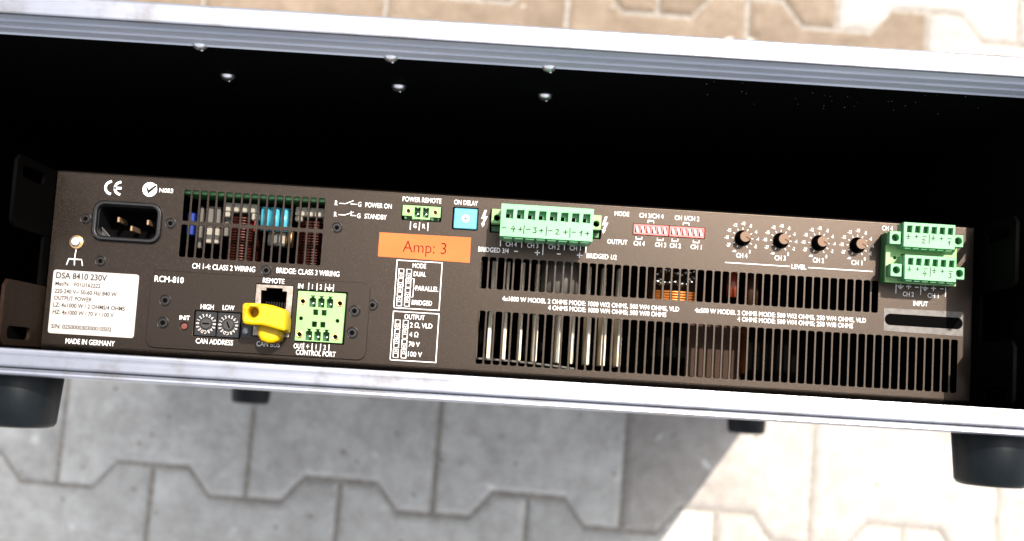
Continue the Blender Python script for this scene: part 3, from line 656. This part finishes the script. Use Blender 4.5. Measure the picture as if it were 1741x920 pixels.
# ---- rotary address switches
for k, (x0, x1, cx, ang) in enumerate(((-145.6, -135.3, -140.3, 0), (-135.0, -124.1, -129.7, 115))):
    b = B(); b.box(x0, x1, 11.9, 23.6, PZ-5, PZ+.3, .2); dd = b.out('address_switch', 'black', amp)
    b = B(); b.cyl((cx, 17.8), 2.4, PZ+.31, PZ+.7, 28, bev=.12); dr = b.out('rotor', 'dial', dd)
    c, s_ = math.cos(math.radians(ang)), math.sin(math.radians(ang))
    strokes([[(cx-1.3*c, 17.8-1.3*s_), (cx+1.3*c, 17.8+1.3*s_)]], .7, z=PZ+.74, m='hole', parent=dr, name='rotor_slot')
    for i, d_ in enumerate('0123456789ABCDEF'):
        a = math.radians(180-22.5*i)
        text(d_, cx+3.95*math.cos(a), 17.8+3.95*math.sin(a), 1.35, None, z=PZ+.36, m='wplastic', parent=dd, bold=.02, rot=a-math.pi/2, cond=.8)
b = B(); b.box(-123.4, -118.6, 12.2, 18.6, PZ-2, PZ+.3, .2); lh = b.out('indicator_holder', 'black', amp)
b = B(); b.sphere((-121.1, 15.3, PZ+.7), 1.75, (1, 1, .6)); b.out('indicator_lens', 'led', lh)
b = B(); b.cyl((-150.3, 15.9), 1.5, PZ-1, PZ+1.2, 18, bev=.25); b.out('init_button', 'redbtn', amp)
# ---- DIP switches
for x0, x1 in ((60.1, 76.9), (77.4, 94.1)):
    dp = plate('dip_switch', [(x0, 73.2), (x1, 73.2), (x1, 78.1), (x0, 78.1)], [rrect(x0+.8+i*2.67, x0+2.7+i*2.67, 74.0, 77.2, .1, 1) for i in range(6)], PZ-.6, PZ+.8, 'red', amp, bev=.1)
    b = B(); b.box(x0+.1, x1-.1, 73.3, 78.0, PZ-3.5, PZ-2.2); b.out('switch_floor', 'red', dp)
    for i in range(6):
        xx = x0+1.75+i*2.67
        b = B(); b.prism([(xx-.15, 74.05), (xx+.95, 74.05), (xx+.35, 77.15), (xx-.9, 77.15)], PZ-2.1, PZ+.9, bev=.12); b.out('slider', 'wplastic', dp)
# ---- output socket
so_ = plate('output_socket', rrect(-8.2, 44.2, 73.6, 80.6, .3, 1), [circ(-5.6, 76.4, 1.5, 18), circ(41.8, 76.4, 1.5, 18)], PZ-1.5, PZ+5.0, 'lgreen', amp, bev=.2)
b = B(); b.box(-8.6, 44.5, 70.0, 80.9, PZ-9, PZ-8); b.out('socket_floor', 'hole', so_)
b = B(); b.box(-8.1, 44.1, 70.6, 73.4, PZ-7.9, PZ-3, .2); b.out('socket_ledge', 'dgreen', so_)
# ---- input socket base
ish = [circ(183.6, 68.6, .8, 12), circ(209.0, 68.0, .5, 10)] + [rrect(x-1.15, x+1.15, 67.6, 70.6, .1, 1) for x in (187.6, 191.4, 195.2, 199.0, 202.8)]
isb = plate('input_socket', [(179.3, 56.8), (213.0, 56.8), (213.0, 80.6), (179.3, 80.6)], ish, PZ+6, PZ+8.0, 'lgreen', amp, bev=.15)
b = B(); b.box(179.4, 212.9, 56.9, 80.5, PZ+.1, PZ+5.95); b.out('socket_body', 'dgreen', isb)

# ---- parts seen through the vents
FZ = PZ-14
fins = [(-13.4+.6, 1), (-5.9, 1), (1.6, .8), (9.0, 1), (16.6, 1.2), (28.0, 1), (35.0, .7), (42.6, 1.1), (50.2, 1.2), (58.0, 1)]
for x, k in fins:
    b = B(); b.box(x-.95*k, x+1.0*k, 9.6, 36, PZ-42, PZ-17, .35); b.box(x-.9*k, x+.9*k, 36.05, 59.5, PZ-42, PZ-32, .35); b.out('heatsink_fin', 'fin', amp)
b = B(); b.cyl((27.5, PZ-24), 9.5, 43, 60, 28, ax='y'); b.out('capacitor', 'greycap', amp)
b = B(); b.cyl((5.0, PZ-10), .5, -15, 45, 10, ax='x')
b.bm.free(); b = B()
vpts = [(-12+i*4, 9.4-.03*i*i*.5, PZ-12) for i in range(13)]
for i in range(12):
    p, q = Vector(vpts[i]), Vector(vpts[i+1]); t = bmesh.new(); bmesh.ops.create_cone(t, cap_ends=True, segments=8, radius1=.55, radius2=.55, depth=(q-p).length+.2)
    mrot = (q-p).to_track_quat('Z', 'Y').to_matrix().to_4x4(); mrot.translation = (p+q)/2
    bmesh.ops.transform(t, matrix=mrot, verts=t.verts[:]); b.merge(t)
b.out('wire', 'greycap', amp)
# toroid choke with copper turns and solder beads
b = B()
for i in range(7): b.torus((83.5, 45.0-i*1.3+2.5, PZ-16), 10.5, .62, ax='y', n=36, k=6, sc=.6)
b.out('choke_winding', 'bcopper', amp)
b = B(); rd = random.Random(5)
for i in range(26): b.sphere((rd.uniform(74, 93), rd.uniform(50.5, 58.5), PZ-10-rd.uniform(0, 5)), rd.uniform(1.0, 2.1), (1.3, .7, 1), 8)
b.out('solder_bead', 'solder', amp)
b = B(); b.box(72, 95, 40, 60, PZ-30, PZ-27); b.out('choke_base', 'brown', amp)
b = B(); b.cyl((112, PZ-16), 3.0, 47, 60, 16, ax='y'); b.out('coil_sleeve', 'orangeshade', amp)
b = B(); b.cyl((122, PZ-18), 3.2, 42, 60, 16, ax='y'); b.out('brown_capacitor', 'brown', amp)
b = B(); b.box(92, 119.5, 7, 36, PZ-27, PZ-25, .3); b.out('brown_card', 'brown', amp)
b = B(); b.box(119.4, 120.5, 10, 36, PZ-32, PZ-13, .3); b.out('sunlit_card_edge', 'bcopper', amp)  # bright copper colour paints the sunlight along the card's edge
# left vent contents
b = B(); b.box(-160, -86, 81.0, 83.2, PZ-30, PZ-5); b.box(-160, -86, 80.0, 82.0, PZ-9, PZ-3.2); b.out('circuit_board', 'pcb', amp)
for x0, x1, y0, y1, m_, z_ in ((-147.0, -140.8, 57.5, 65.0, 'cream', -12), (-148.0, -141.6, 65.4, 76.0, 'greycap', -15), (-140, -136.6, 62, 74.5, 'greycap', -18), (-157, -153.6, 61, 72, 'dblue', -13), (-151.6, -150, 55, 75.5, 'greycap', -15),
                          (-117.6, -112, 58.5, 66, 'greycap', -16), (-112.5, -109, 58.5, 65.6, 'cream', -16)):
    b = B(); b.box(x0, x1, y0, y1, PZ+z_-8, PZ+z_, .4); b.out('component_block', m_, amp)
for x0, x1 in ((-139.5, -122.5), (-104.5, -87.5)):
    b = B(); b.box(x0, x1, 73.6, 78.2, PZ-22, PZ-12.5, .5); b.box(x0, x0+3.5, 71.0, 73.7, PZ-20, PZ-13, .5); b.box(x1-3.4, x1, 70.2, 73.7, PZ-20, PZ-13, .5); bb = b.out('coil_bobbin', 'cream', amp)
    b = B()
    for i in range(17): b.torus(((x0+x1)/2, 71.2-i*1.36, PZ-25), 7.9, .56, ax='y', n=28, k=6, sc=1.25)
    b.out('copper_winding', 'copper', bb)
    b = B(); b.cyl(((x0+x1)/2, PZ-25), 7.6, 47, 73, 24, ax='y'); b.out('coil_core', 'brown', bb)
for x, r_ in ((-119.2, 2.3), (-114.4, 2.5), (-109.6, 2.3)):
    b = B(); b.cyl((x, PZ-14), r_, 65.5, 77, 20, ax='y'); b.out('blue_capacitor', 'cyan', amp)
b = B(); b.cyl((-106.3, PZ-14), 1.8, 58, 67.5, 14, ax='y'); b.out('amber_capacitor', M['orange'].copy() if False else 'brass', amp)
b = B(); b.box(-124.6, -123.6, 65, 72, PZ-15, PZ-14, .2); b.out('red_wire', 'red', amp)

# ================================================================== PLUGS (held by the amplifier)
def plug(name, x0, x1, y0, y1, zb, zt, n, px0, pitch, pk_y0, pk_y1, pw, label, ears=None, holew=2.0, taper=.0):
    t = empty(name, ((x0+x1)/2, (y0+y1)/2, zb), label, 'connector plug', 'green screw terminal plugs')
    hs = []
    for i in range(n):
        cx = px0+i*pitch; hs.append([(cx-pw/2, pk_y0), (cx+pw/2+.25, pk_y0-.2), (cx+pw/2+.25, pk_y1+.1), (cx-pw/2+.35, pk_y1)])
    plate('plug_face', [(x0, y0), (x1, y0), (x1, y1), (x0, y1)], hs, zt-4.5, zt, 'green', t, bev=.18)
    b = B(); b.box(x0+.05, x1-.05, y0+.05, y1-.05, zb, zt-4.55); b.out('plug_body', 'green', t)
    for i in range(n):
        cx = px0+i*pitch
        b = B(); b.box(cx-pw*.42, cx+pw*.12, pk_y0+.35, (pk_y0+pk_y1)/2+.35, zt-4.5, zt-4.3); b.out('wire_clamp', 'hole', t)
    # scallops along the lower edge
    b = B()
    for i in range(n):
        cx = px0+i*pitch; b.box(cx-pitch*.42, cx+pitch*.42, y0-.75, y0-.02, zb+2, zt-1.2, .3)
    b.out('grip_rib', 'green', t)
    if ears:
        for (ex0, ex1, ey0, ey1) in ears:
            e = plate('flange', rrect(ex0, ex1, ey0, ey1, .3, 1), [circ((ex0+ex1)/2, (ey0+ey1)/2, 1.75, 18)], zt-7, zt-2.5, 'green', t, bev=.15)
            b = B(); b.box(ex0+.3, ex1-.3, ey0+.3, ey1-.3, zt-12, zt-7.1); b.out('flange_body', 'dgreen', e)
    return t
p8 = plug('output_plug', -3.7, 39.1, 65.6, 80.8, PZ+5.1, PZ+22.5, 8, 0.1, 5.08, 74.2, 78.2, 3.3, 'wide green eight-way terminal plug lettered 4 3 2 1 by hand, beside the blue trimmer')
def hand(lines, z, par, wd=.50): return strokes(lines, wd, z=z, m='ink', parent=par, name='handwriting')
hz = PZ+22.56
def plus(x, y, s_=.8): return [[(x-s_, y), (x+s_, y+.1)], [(x, y-s_), (x+.1, y+s_)]]
def minus(x, y, s_=.8): return [[(x-s_, y), (x+s_, y+.1)]]
def d4(x, y, s_=1): return [[(x+.2*s_, y+1.3*s_), (x-1.0*s_, y-.1*s_), (x+1.0*s_, y+.05*s_)], [(x+.5*s_, y+.6*s_), (x+.2*s_, y-1.3*s_)]]
def d3(x, y, s_=1): return [[(x-.6*s_, y+1.2*s_), (x+.5*s_, y+1.2*s_), (x-.1*s_, y+.2*s_), (x+.6*s_, y-.2*s_), (x+.4*s_, y-1.1*s_), (x-.8*s_, y-1.1*s_)]]
def d2(x, y, s_=1): return [[(x-.7*s_, y+.7*s_), (x-.1*s_, y+1.2*s_), (x+.6*s_, y+.8*s_), (x+.3*s_, y), (x-.7*s_, y-1.1*s_), (x+.9*s_, y-1.1*s_)]]
def d1(x, y, s_=1): return [[(x-.6*s_, y+.1*s_), (x+.4*s_, y+1.2*s_), (x+.1*s_, y-1.2*s_)]]
yy = 69.2
hand(minus(-1.8, yy+.3)+d4(2.3, yy)+plus(5.6, yy)+[[(7.4, yy+1.8), (7.2, yy-1.8)]]+minus(9.3, yy+.2)+d3(12.4, yy)+plus(15.3, yy)+[[(17.8, yy+2), (17.6, yy-2)]]
     + minus(19.5, yy+.2)+d2(22.7, yy)+plus(26.5, yy)+[[(28.5, yy+1.9), (28.6, yy-2.2)]]+minus(30.3, yy+.2)+d1(33.6, yy)+plus(36.6, yy), hz, p8)
def earthh(x, y): return [[(x, y+1.3), (x, y-.2)], [(x-.8, y), (x+.9, y+.1)], [(x-.4, y-.8), (x+.4, y-.75)]]
for k, (dx, dy, a, c, lb) in enumerate(((0, 0, d2, d1, 'upper of the two green six-way input plugs, lettered 2 and 1 by hand'), (.9, -15.2, d4, d3, 'lower of the two green six-way input plugs, lettered 4 and 3 by hand'))):
    x0 = 184.2+dx
    p6 = plug('input_plug', x0, x0+24.0, 72.9+dy, 84.4+dy, PZ+8.1, PZ+18, 6, x0+2.45, 3.83, 79.8+dy, 82.9+dy, 2.4, lb, ears=[(x0-5.7, x0-.4, 74.2+dy, 80.2+dy), (x0+24.2, x0+28.8, 74.6+dy, 80.2+dy)])
    y = 77.6+dy; z = PZ+18.06
    hand(earthh(x0+2.1, y)+plus(x0+5.9, y+.3, .7)+minus(x0+9.7, y+.6)+a(x0+9.2, y-1.6, .85)+[[(x0+12.0, y+1.5), (x0+11.9, y-2.6)]]+earthh(x0+13.7, y)+plus(x0+17.5, y, .7)+minus(x0+21.4, y+.2)+c(x0+21.2, y-1.8, .85), z, p6, .42)
# ---- yellow boot
yb = empty('yellow_plug', (-110, 20, PZ), 'bright yellow rubber plug with a round hole, pushed into the lower network jack', 'rubber plug')
def zp_(px, py, zcam):   # boot outline measured on a plane parallel to the panel
    d = Vector(((px-W_PX/2), -(py-H_PX/2), -F_PX)); r = Rm @ d; t = zcam/-r.z; return (r.x*t, r.y*t)
ol = [(112, 372), (122, 350), (145, 340), (260, 342), (380, 352), (480, 372), (560, 400), (618, 430), (622, 470), (612, 640), (600, 665), (560, 662), (480, 640), (400, 615), (330, 600), (230, 598), (150, 590), (118, 570), (108, 520)]
ol = [zp_(395+x/6.82, 465+y/6.82, 538) for x, y in ol][::-1]
hc = zp_(395+235/6.82, 465+448/6.82, 538)
body = plate('boot_body', ol, [circ(hc[0], hc[1], 2.55, 24)], PZ+9, PZ+22, 'yellow', yb, bev=1.3)
b = B(); b.cyl(hc, 3.2, PZ+6, PZ+9.5, 20); b.out('hole_floor', 'yellow', body)
ol2 = [(285, 640), (290, 720), (320, 780), (400, 810), (470, 806), (530, 775), (548, 720), (548, 640), (540, 560), (300, 560)]
ol2 = [zp_(395+x/6.82, 465+y/6.82, 545) for x, y in ol2]
b = B(); b.prism(ol2, PZ+3, PZ+15, bev=2.2, seg=3, smooth=True); b.out('boot_tail', 'yellow', yb)
b = B(); b.box(-113.5, -104.5, 16.5, 24, PZ-8, PZ+10, .5); b.box(-104.4, -99.8, 15.5, 22.8, PZ+1.6, PZ+9.5, .6); b.out('plug_insert', 'yellow', yb)
